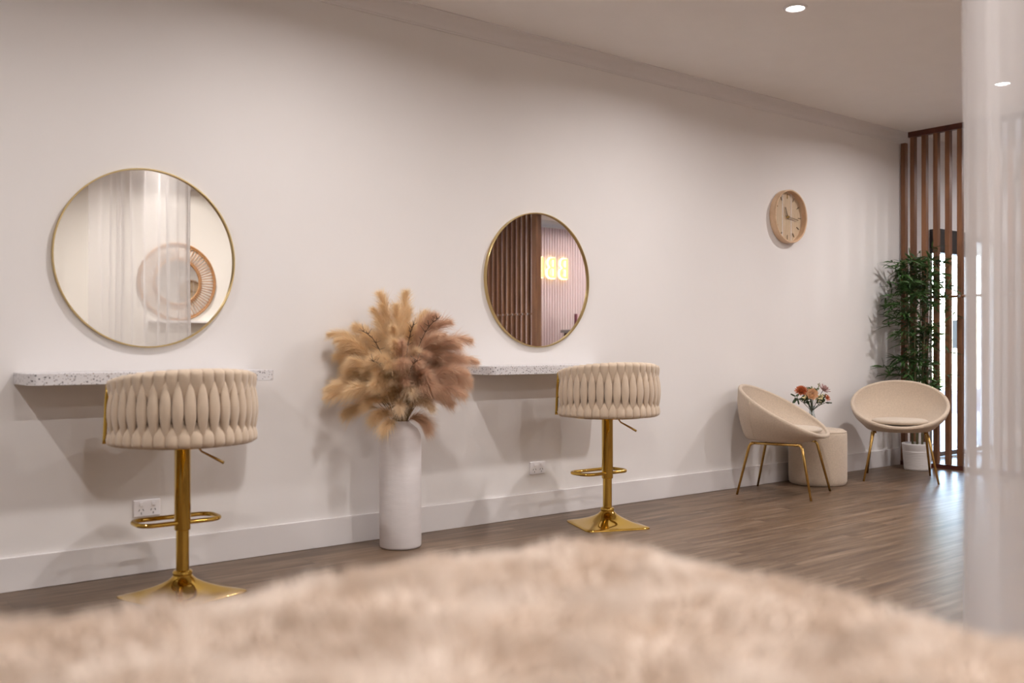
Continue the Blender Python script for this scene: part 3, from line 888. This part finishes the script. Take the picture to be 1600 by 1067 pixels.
# ------------------------------------------------------------------ pouf
prof = [(0, 0.0), (0.185, 0.0), (0.197, 0.008), (0.204, 0.025), (0.206, 0.06), (0.206, 0.34), (0.204, 0.366), (0.196, 0.386), (0.180, 0.397), (0.15, 0.401), (0, 0.403)]
pt = thing('pouf', 'round oatmeal fabric pouf between the two tub chairs', 'pouf', (6.105, -0.235, 0))
MB().lathe(prof, 80).build('body', 'boucle', pt)
MB().tube([(0.1995 * math.cos(2 * PI * i / 64), 0.1995 * math.sin(2 * PI * i / 64), 0.382) for i in range(64)], 0.0022, 6, closed=True).build('piping', 'boucle', pt)

# ------------------------------------------------------------------ small bouquet on the pouf
FX, FY, FZ = 6.025, -0.24, 0.4035
vm = MB()
vm.lathe([(0, 0.0), (0.026, 0), (0.030, 0.004), (0.036, 0.03), (0.036, 0.055), (0.026, 0.085), (0.017, 0.115), (0.018, 0.14), (0.026, 0.165), (0.0245, 0.165), (0.0165, 0.14), (0.0155, 0.115), (0.0245, 0.085), (0.0345, 0.055), (0.034, 0.03), (0.028, 0.008), (0, 0.007)], 40)
o = vm.build('glass_vase', 'vglass'); o.location = (FX, FY, FZ); tag(o, 'small clear glass vase of mixed flowers on the oatmeal pouf', 'vase')
def loc2(lat, dep, h): p = Rv * lat + Dv * dep; return Vector((p[0], p[1], h))
def fstem(parent, head, foot=None, r=0.0022):
    f_ = foot or Vector((random.uniform(-0.016, 0.016), random.uniform(-0.016, 0.016), 0.012))
    nk = Vector((0, 0, 0.13)) + Vector((head.x, head.y, 0)) * 0.05
    f_ = Vector((-head.x * 0.25, -head.y * 0.25, 0.02)) if foot is None else f_
    m_ = f_.lerp(nk, 0.5)
    MB().tube([f_, m_, nk, nk.lerp(head, 0.5) + Vector((0, 0, 0.008)), head], r, 6).build('stem', 'stem', parent)
def petal(m_, c, dirr, up, L_, Wd, cup):
    """curved petal as a 4x3 grid with thickness-free surface doubled"""
    dirr = dirr.normalized(); side = dirr.cross(up).normalized(); nrm = side.cross(dirr).normalized()
    vs = []
    for i in range(6):
        u = i / 5; wv = Wd * (0.25 + 0.75 * math.sin(PI * min(1, u * 0.8 + 0.12))) * (1 if u < 1 else 0.55)
        for j in (-1, -0.5, 0, 0.5, 1):
            p = c + dirr * L_ * u + side * j * wv * 0.5 + nrm * (cup * L_ * u * u + 0.25 * Wd * j * j)
            vs.append(tuple(p))
    m_.add(vs, [(i * 5 + j, i * 5 + j + 1, (i + 1) * 5 + j + 1, (i + 1) * 5 + j) for i in range(5) for j in range(4)])
def flower_thing(name, label, group=None):
    return thing(name, label, 'flower', (FX, FY, FZ), 0, group)
# rose, facing the viewer
hd = loc2(-0.022, 0.055, 0.245); ax = Vector(tuple(Dv + np.array([0, 0, 0.35]))).normalized()
rs = flower_thing('rose', 'large pale apricot rose with an orange heart in the small glass vase')
m_ = MB(); u1 = ax.orthogonal().normalized(); u2 = ax.cross(u1)
for ringi, (n_, rad_, tilt, L_) in enumerate([(7, 0.004, 0.35, 0.042), (7, 0.004, 0.8, 0.036), (6, 0.003, 1.4, 0.030), (5, 0.002, 2.4, 0.024)]):
    for q in range(n_):
        a = 2 * PI * (q + ringi * 0.4) / n_
        out = u1 * math.cos(a) + u2 * math.sin(a)
        petal(m_, hd + out * rad_, out + ax * tilt, ax, L_ * 1.15, 0.048 - ringi * 0.004, 0.25)
m_.build('petals', 'rose', rs)
m_ = MB()
for q in range(9):
    a = 2.4 * q; out = u1 * math.cos(a) + u2 * math.sin(a)
    petal(m_, hd + ax * 0.010 + out * 0.002, out * 0.45 + ax * 1.2, ax, 0.017, 0.015, 0.15)
m_.sphere(hd + ax * 0.012, 0.008, 8)
m_.build('heart', 'rose_heart', rs); fstem(rs, hd - ax * 0.005)
def dahlia(lat, dep, h, size, label, mat='dahlia', name='dahlia', n=70, axd=(-0.2, 0.6, 0.6), flat=1.0):
    t_ = flower_thing(name, label)
    c = loc2(lat, dep, h); ax = Vector(tuple(Rv * axd[0] + Dv * axd[1] + np.array([0, 0, axd[2]]))).normalized()
    u1 = ax.orthogonal().normalized(); u2 = ax.cross(u1); m_ = MB()
    for q in range(n):
        f = (q + 0.5) / n; a = q * 2.39996
        out = u1 * math.cos(a) + u2 * math.sin(a)
        petal(m_, c, out * math.sqrt(f) * 1.2 * flat + ax * (1.1 - f), ax, size * (0.6 + 0.4 * f), size * 0.26, 0.12)
    m_.build('petals', mat, t_); fstem(t_, c)
dahlia(-0.085, 0.03, 0.268, 0.052, 'spiky burnt-orange flower upper left in the small bouquet', n=90)
dahlia(0.088, 0.05, 0.222, 0.036, 'small burnt-orange flower at the right edge of the bouquet', n=24, axd=(0.5, 0.6, 0.4))
dahlia(-0.062, 0.055, 0.245, 0.02, 'tiny blush bud below the spiky orange flower', mat='rose', name='flower_bud', n=14)
dahlia(0.080, 0.0, 0.275, 0.062, 'dusty pink spidery flower at the upper right of the bouquet', mat='protea', name='spider_flower', n=26, axd=(0.5, 0.3, 0.8), flat=0.75)
for i, (lat, dep, h, lab) in enumerate([(0.045, 0.07, 0.245, 'cluster of creamy yellow berries right of the apricot rose'), (-0.075, 0.075, 0.228, 'cluster of creamy yellow berries under the spiky orange flower'), (0.03, 0.08, 0.222, 'lower cluster of creamy yellow berries by the rose')]):
    t_ = flower_thing('berry_sprig', lab); m_ = MB(); c = loc2(lat, dep, h)
    for q in range(16):
        m_.sphere(c + Vector((random.gauss(0, 0.010), random.gauss(0, 0.010), random.gauss(0, 0.011))), random.uniform(0.003, 0.006), 6)
    m_.build('berries', 'filler', t_); fstem(t_, c)
for i, (lat, dep, h, n_, lab) in enumerate([(-0.115, 0.02, 0.225, 7, 'dark eucalyptus sprig at the far left of the small bouquet'), (-0.06, 0.05, 0.200, 9, 'dark leafy sprig under the spiky orange flower'), (0.085, 0.04, 0.190, 8, 'dark leafy sprig at the lower right of the small bouquet'), (-0.005, -0.02, 0.225, 12, 'dark leafy sprig behind the apricot rose'), (0.05, 0.03, 0.225, 10, 'dark leafy sprig between the berries and the small orange flower'), (0.02, -0.03, 0.262, 10, 'dark leafy sprig under the sage fern fronds'), (-0.03, 0.0, 0.205, 10, 'dark leafy sprig below the apricot rose')]):
    t_ = flower_thing('eucalyptus_sprig', lab); t_['category'] = 'leaf sprig'; m_ = MB(); c = loc2(lat, dep, h)
    for q in range(n_):
        dr = Vector((random.gauss(0, 1), random.gauss(0, 1), random.gauss(0, 0.7))).normalized()
        petal(m_, c + dr * 0.012, dr, Vector((0.1, 0.2, 1)), 0.038, 0.028, 0.1)
    m_.build('leaves', 'eucalypt', t_); fstem(t_, c)
for i, (lat, h, ll, ln_) in enumerate([(0.00, 0.30, 'sage fern frond standing up behind the rose', 0.06), (0.052, 0.325, 'tallest sage fern frond in the small bouquet', 0.09), (0.025, 0.29, 'short sage fern frond beside the tallest one', 0.06), (0.105, 0.245, 'sage fern frond arching out to the right', 0.06), (-0.03, 0.295, 'sage fern frond above the apricot rose', 0.05)]):
    t_ = flower_thing('fern_frond', ll); t_['category'] = 'fern frond'; c = loc2(lat, 0.0, h); b0 = loc2(lat * 0.55, 0, h - ln_ * 1.3)
    m_ = MB().tube([b0, c], [0.0015, 0.0006], 5)
    for q in range(24):
        u = q / 23; p = b0.lerp(c, u); dr = Vector(tuple(Rv * random.choice((-1, 1)) + Dv * random.uniform(-1, 1))) * 0.8 + Vector((0, 0, 1))
        petal(m_, p, dr, Vector(tuple(Dv)), 0.022 * (1.1 - 0.6 * u), 0.005, 0)
    m_.build('frond', 'fern', t_); fstem(t_, b0, r=0.0016)

# ------------------------------------------------------------------ potted bamboo
bx_, by_ = 7.40, -0.29
bt = thing('potted_bamboo', 'tall dark green artificial bamboo in a ribbed white pot in the corner', 'potted plant', (bx_, by_, 0))
prof = [(0, 0.0), (0.092, 0), (0.097, 0.004)]
for i in range(11):
    z = 0.012 + i * 0.013; r = 0.098 + 0.018 * z / 0.22
    prof += [(r, z), (r + 0.0025, z + 0.004), (r + 0.0025, z + 0.008), (r, z + 0.012)]
prof += [(0.113, 0.165), (0.1165, 0.205), (0.1175, 0.215), (0.1145, 0.217), (0.110, 0.213), (0.107, 0.18), (0, 0.178)]
MB().lathe(prof, 64).build('pot', 'pot', bt)
MB().lathe([(0, 0.192), (0.06, 0.193), (0.108, 0.185)], 40).build('moss_top', 'soil', bt)
canes = []
for i in range(6):
    a = i * 2 * PI / 6 + 0.3; r0 = 0.045; lean = random.uniform(0.02, 0.07); h = [1.78, 1.58, 1.68, 1.45, 1.74, 1.52][i]
    top = Vector((math.cos(a) * (r0 + lean), math.sin(a) * (r0 + lean), h)); bot_ = Vector((math.cos(a) * r0, math.sin(a) * r0, 0.18))
    pts = []; rad = []
    K = 14
    for k_ in range(K + 1):
        u = k_ / K; p = bot_.lerp(top, u) + Vector((math.sin(u * 5 + i), math.cos(u * 4 + i), 0)) * 0.008
        pts += [p - Vector((0, 0, 0.004)), p, p + Vector((0, 0, 0.004))]; q = 0.0075 * (1 - 0.6 * u); rad += [q, q * 1.25, q]
    MB().tube(pts, rad, 8).build('cane', 'cane', bt); canes.append(pts)
m_ = MB(); lv = []; lf = []
def bleaf(c, dirr, L_, W_):
    dirr = dirr.normalized(); side = dirr.cross(Vector((random.gauss(0, .4), random.gauss(0, .4), 1))).normalized(); nrm = side.cross(dirr)
    b0 = len(lv)
    for u, w_ in ((0, 0.1), (0.2, 0.8), (0.45, 1), (0.75, 0.6), (1, 0.02)):
        p = c + dirr * L_ * u + Vector((0, 0, -1)) * 0.30 * L_ * u * u
        for j in (-1, 0, 1):
            q = p + side * j * W_ * w_ * 0.5 + nrm * (abs(j) * W_ * w_ * 0.15)
            q.y = min(q.y, -by_ - 0.006); q.x = min(q.x, 7.625 - bx_ - 0.003)
            lv.append(tuple(q))
    for i in range(4):
        for j in range(2): lf.append((b0 + i * 3 + j, b0 + i * 3 + j + 1, b0 + (i + 1) * 3 + j + 1, b0 + (i + 1) * 3 + j))
tw = MB()
rb = random.Random(3)
for k_ in range(175):
    cn_ = rb.choice(canes); p = Vector(rb.choice(cn_[14:]))
    z = rb.uniform(0.60, 1.70)
    i0 = min(range(len(cn_)), key=lambda i: abs(cn_[i].z - z)); p = cn_[i0].copy()
    a = rb.uniform(0, 2 * PI); R_ = rb.uniform(0.05, 0.27) * (1 if z < 1.45 else 0.8)
    lat = math.cos(a) * R_; dep = math.sin(a) * R_ * 0.85
    ep = Vector((Rv[0] * lat + Dv[0] * dep, Rv[1] * lat + Dv[1] * dep, p.z + rb.uniform(0.0, 0.12)))
    ep.y = min(ep.y, 0.24); ep.x = min(ep.x, 0.19)
    mid = p.lerp(ep, 0.5) + Vector((0, 0, 0.02))
    tw.tube([p, mid, ep], [0.0022, 0.0016, 0.001], 4)
    od = (ep - p); od.z = 0; od = od.normalized() if od.length > 1e-3 else Vector((1, 0, 0))
    for q in range(rb.randint(8, 12)):
        dr = od * 0.55 + Vector((rb.gauss(0, 0.75), rb.gauss(0, 0.75), rb.uniform(-0.25, 0.75)))
        bleaf(ep if q < 7 else mid, dr, rb.uniform(0.08, 0.15), rb.uniform(0.013, 0.020))
tw.build('twigs', 'cane', bt)
MB().add(lv, lf).build('foliage', 'leaf', bt, smooth=False)

# ------------------------------------------------------------------ timber slat screens
SX = 7.628
def screen(label, n, y_start, first_short, rail_z=1.405, end_post=False):
    t = thing('slat_screen', label, 'timber screen', (SX, y_start, 0))
    L_ = n * 0.1
    box_obj('header', (0.0, 0.045, -L_ - 0.0, -0.0835, 2.755, 2.8) if first_short else (0, 0.045, -L_, 0, 2.755, 2.8), 'slat_dark', t)
    box_obj('footer', (-0.004, 0.048, -L_, 0 if not first_short else -0.018, 0.0, 0.035), 'slat_dark', t)
    for i in range(n):
        y = -0.1 * i
        if first_short and i == 0:
            box_obj('slat', (0, 0.045, y - 0.058, y - 0.018, 0.036, 2.716), 'slat', t, 0.002)
            continue
        box_obj('slat', (0, 0.045, y - 0.04, y - 0.001, 0.036, 2.754), 'slat', t, 0.002)
    for i in range(n - 1):
        y0 = -0.1 * i - (0.0582 if (first_short and i == 0) else 0.0402); y1 = -0.1 * (i + 1) - 0.001
        MB().tube([(0.012, y0, rail_z), (0.012, y1 , rail_z)], 0.011, 12).build('dowel', 'slat', t, auto=40)
        MB().sphere((-0.001, y1 - 0.0185, rail_z), 0.013, 8, (0.35, 1, 1)).build('rail_plug', 'steel', t)
    if end_post:
        box_obj('end_post', (-0.02, 0.065, 0.002, 0.075, 0, 2.8), 'slat', t, 0.003)
    return t
screen('dark cedar slat screen behind the potted bamboo, running from the mirror wall', 17, 0.0, True)
screen('second cedar slat screen seen only in the right round mirror', 14, -4.87, False, end_post=True)

# ------------------------------------------------------------------ reception area seen in the right mirror
t = thing('wall_sign', 'backlit gold letter sign on the pink fluted wall, reflected in the right mirror', 'sign', (9.25, BACK + 0.02, 2.13))
def letter(ch, x):
    cu = bpy.data.curves.new('letter', 'FONT'); cu.body = ch; cu.size = 0.44; cu.extrude = 0.012; cu.align_x = 'CENTER'; cu.resolution_u = 4; cu.offset = -0.006
    tmp = bpy.data.objects.new('tmp', cu); COL.objects.link(tmp)
    dg = bpy.context.evaluated_depsgraph_get(); me = bpy.data.meshes.new_from_object(tmp.evaluated_get(dg))
    bpy.data.objects.remove(tmp)
    me.name = 'letter'; me.materials.clear(); me.materials.append(M['sign_face'])
    R_ = Matrix.Rotation(PI, 4, 'Z') @ Matrix.Rotation(PI / 2, 4, 'X')
    me.transform(Matrix.Translation((x, 0.055, -0.155)) @ R_ @ Matrix.Diagonal((0.72, 1, 1, 1)))
    o = bpy.data.objects.new('letter', me); COL.objects.link(o); o.parent = t
    me2 = me.copy(); me2.name = 'halo_backing'; me2.materials.clear(); me2.materials.append(M['sign_glow'])
    c_ = Vector((x, 0.0, 0.0))
    me2.transform(Matrix.Translation(c_) @ Matrix.Diagonal((1.12, 1, 1.06, 1)) @ Matrix.Translation(-c_) @ Matrix.Translation((0, -0.026, 0)))
    o2 = bpy.data.objects.new('halo_backing', me2); COL.objects.link(o2); o2.parent = o
letter('B', 0.0); letter('B', -0.235); letter('I', -0.41)
t = thing('reception_counter', 'reception counter with a grey top and timber front, reflected in the right mirror', 'counter', (9.22, -5.3, 0))
box_obj('top', (-0.46, 1.6, -0.35, 0.35, 1.185, 1.225), 'counter_top', t, 0.003)
box_obj('front_panel', (-0.425, 1.55, -0.32, 0.335, 0.0, 1.184), 'slat_dark', t)
t = thing('display_box', 'pink display card with a plum edge standing on the reception counter', 'display card', (8.90, -5.50, 1.2255))
box_obj('card', (0.02, 0.22, -0.02, 0.02, 0, 0.22), 'pinkcard', t)
box_obj('edge', (-0.001, 0.0195, -0.022, 0.022, 0, 0.22), 'plumcard', t)

# ------------------------------------------------------------------ opposite wall: rattan mirror + shelf (seen in the left mirror)
t = thing('rattan_mirror', 'round rattan sunburst mirror on the opposite wall, seen in the left mirror', 'mirror', (3.66, BACK, 1.705), PI)
Ro, Ri = 0.42, 0.245
def circ(R_, y, n=72): return [(R_ * math.cos(2 * PI * i / n), y, R_ * math.sin(2 * PI * i / n)) for i in range(n)]
MB().lathe([(0, 0.004), (Ri, 0.004), (Ri, 0.010), (0, 0.010)], 72, axis='y').build('mirror_glass', 'mirror', t, smooth=False)
for R_, r_ in ((Ri, 0.010), (Ri + 0.018, 0.006)):
    MB().tube(circ(R_, -0.016), r_, 8, closed=True).build('inner_ring', 'rattan', t)
for R_, r_ in ((Ro, 0.011), (Ro - 0.018, 0.006)):
    MB().tube(circ(R_, -0.016), r_, 8, closed=True).build('outer_ring', 'rattan', t)
m_ = MB()
for i in range(72):
    a = 2 * PI * (i + 0.5) / 72; c_, s_ = math.cos(a), math.sin(a)
    m_.tube([(Ri * c_, -0.015, Ri * s_), (Ro * c_, -0.015, Ro * s_)], 0.0042, 6)
m_.build('spokes', 'rattan', t)
t = thing('wall_ledge', 'thin white wall ledge below the rattan mirror', 'shelf', (3.9, BACK, 1.255), PI)
box_obj('board', (-0.75, 0.55, -0.16, -0.001, 0, 0.022), 'trim', t, 0.002)
box_obj('bracket', (-0.5, -0.48, -0.14, -0.001, -0.12, -0.001), 'steel', t)
t = box_obj('steel_tray', (4.13, 4.5, BACK + 0.03, BACK + 0.13, 1.278, 1.29), 'steel', None, 0.003)
tag(t, 'grey steel tray on the ledge under the rattan mirror', 'tray')

# ------------------------------------------------------------------ sheer curtain
CX = 2.640
ct = thing('sheer_curtain', 'floor-length sheer white curtain hanging blurred at the right edge', 'curtain', (CX, 0, 0))
path = []
# doubled leading edge: folded back 8 cm then out again
yy = -3.115
while yy < -3.035: path.append((0.03 + 0.006 * math.sin(yy * 90), yy)); yy += 0.006
for a in range(0, 7): path.append((0.015 + 0.015 * math.cos(PI * a / 6), -3.035 + 0.008 * math.sin(PI * a / 6)))
yy = -3.035; ph = 0
while yy > -5.75:
    amp = 0.004 + 0.030 * min(1, (-3.05 - yy) / 0.35 if yy < -3.05 else 0)
    ph += 0.008 * 2 * PI / (0.30 + 0.11 * math.sin(yy * 4.3) + 0.05 * math.sin(yy * 11))
    path.append((amp * math.sin(ph) - 0.012 * math.sin(yy * 5), yy)); yy -= 0.008
rows = 14; vs = []; n = len(path)
for k_ in range(rows + 1):
    z = 0.02 + (2.755 - 0.02) * k_ / rows
    fl = 1.0 - 0.25 * (k_ / rows)
    for i, (dx, y) in enumerate(path):
        vs.append((dx * fl + 0.006 * math.sin(z * 2.3 + y * 6), y + 0.004 * math.sin(z * 3.1 + i * 0.05), z))
fs = [(k_ * n + i, k_ * n + i + 1, (k_ + 1) * n + i + 1, (k_ + 1) * n + i) for k_ in range(rows) for i in range(n - 1)]
MB().add(vs, fs).build('fabric', 'sheer', ct)
tr = box_obj('curtain_track', (CX - 0.015, CX + 0.025, -5.8, -3.03, 2.765, 2.7995), 'plastic'); tag(tr, 'slim white ceiling curtain track above the sheer curtain', 'curtain track')

# ------------------------------------------------------------------ treatment bed with fur throw
BX0, BX1, BY0, BY1 = -1.08, 0.835, -4.16, -3.43
bed = thing('treatment_bed', 'white treatment bed hidden under the fluffy throw in the foreground', 'bed', (0, 0, 0))
MB().box(BX0, BX1, BY0, BY1, 0.64, 0.725).build('mattress', 'mattress', bed, smooth=False, bevel=0.03)
MB().box(BX0 + 0.08, BX1 - 0.08, BY0 + 0.08, BY1 - 0.08, 0.56, 0.638).build('base_frame', 'bedframe', bed, smooth=False, bevel=0.01)
for lx in (BX0 + 0.15, BX1 - 0.15):
    for ly in (BY0 + 0.13, BY1 - 0.13):
        MB().tube([(lx, ly, 0), (lx, ly, 0.56)], 0.022, 12).build('leg', 'bedframe', bed)
th = thing('fur_throw', 'fluffy cream-blush fur throw spread over the bed in the foreground', 'throw blanket', (0, 0, 0))
# height field with rolled edges: parametrised by (s,t) on a rounded rectangle drape
cxm, cym = (BX0 + BX1) / 2, (BY0 + BY1) / 2
HX, HY = (BX1 - BX0) / 2 + 0.022, (BY1 - BY0) / 2 + 0.022
TOPZ = 0.747; DR = 0.04; DROP = 0.26
def drape(d):
    """d: distance beyond the flat part start -> (horizontal offset, z)"""
    if d <= 0: return d, TOPZ
    arc = DR * PI / 2
    if d < arc: a = d / DR; return DR * math.sin(a), TOPZ - DR * (1 - math.cos(a))
    return DR, TOPZ - DR - (d - arc)
nx_, ny_ = 190, 100
ex = HX + DROP; ey = HY + DROP
XS = np.linspace(-ex, ex, nx_); YS = np.linspace(-ey, ey, ny_)
vs = []
rc = 0.06
for yv in YS:
    for xv in XS:
        ax_, ay_ = max(0, abs(xv) - (HX - DR - rc)), max(0, abs(yv) - (HY - DR - rc))
        r_ = math.hypot(ax_, ay_); q = r_ - rc
        off, z = drape(q)
        rr_ = rc + off if q > 0 else r_
        k2 = rr_ / r_ if r_ > 1e-6 else 1
        px = math.copysign(min(abs(xv), HX - DR - rc) + ax_ * k2, xv); py = math.copysign(min(abs(yv), HY - DR - rc) + ay_ * k2, yv)
        wx, wy = cxm + px, cym + py
        nz = noise.noise(Vector((wx * 9, wy * 13, z * 6))) * 0.010 + noise.noise(Vector((wx * 3.1, wy * 3.7, 4))) * 0.010 + noise.noise(Vector((wx * 24, wy * 30, z * 20))) * 0.004
        if q > 0.02: 
            ux, uy = ax_ / r_ * math.copysign(1, xv), ay_ / r_ * math.copysign(1, yv); wx += ux * (nz + 0.012); wy += uy * (nz + 0.012)
            z = max(z, 0.47)
        else: z += nz + 0.004
        vs.append((wx, wy, z))
fs = [(j * nx_ + i, j * nx_ + i + 1, (j + 1) * nx_ + i + 1, (j + 1) * nx_ + i) for j in range(ny_ - 1) for i in range(nx_ - 1)]
MB().add(vs, fs).build('backing', 'fur', th)
V_ = np.array(vs).reshape(ny_, nx_, 3)
NSTR = 150000
fi = RNG.uniform(0, nx_ - 1.001, NSTR); fj = RNG.uniform(0, ny_ - 1.001, NSTR)
i0 = fi.astype(int); j0 = fj.astype(int); u = (fi - i0)[:, None]; w_ = (fj - j0)[:, None]
B = V_[j0, i0] * (1 - u) * (1 - w_) + V_[j0, i0 + 1] * u * (1 - w_) + V_[j0 + 1, i0] * (1 - u) * w_ + V_[j0 + 1, i0 + 1] * u * w_
du = V_[j0, i0 + 1] - V_[j0, i0]; dv = V_[j0 + 1, i0] - V_[j0, i0]
Nn = np.cross(du, dv); Nn /= np.linalg.norm(Nn, axis=1, keepdims=True) + 1e-9
# combed flow with clumps
fx = np.sin(B[:, 0] * 23 + 2.2 * np.sin(B[:, 1] * 17)) + 0.7 * np.sin(B[:, 0] * 51 + B[:, 1] * 33)
fy = np.sin(B[:, 1] * 27 + 2.0 * np.sin(B[:, 0] * 19 + 1)) + 0.7 * np.sin(B[:, 1] * 47 - B[:, 0] * 29)
D_ = Nn * 1.0 + np.stack([fx, fy, np.zeros(NSTR)], 1) * 0.34 + RNG.normal(size=(NSTR, 3)) * 0.18
Lg = RNG.uniform(0.020, 0.032, NSTR) * (1 + 0.25 * np.sin(B[:, 0] * 37 + B[:, 1] * 21))
v, f = strands(B, D_, Lg, 0.0022, 0.35)
pl = raw('pile', v, f, 'fur', th); pl['kind'] = 'stuff'
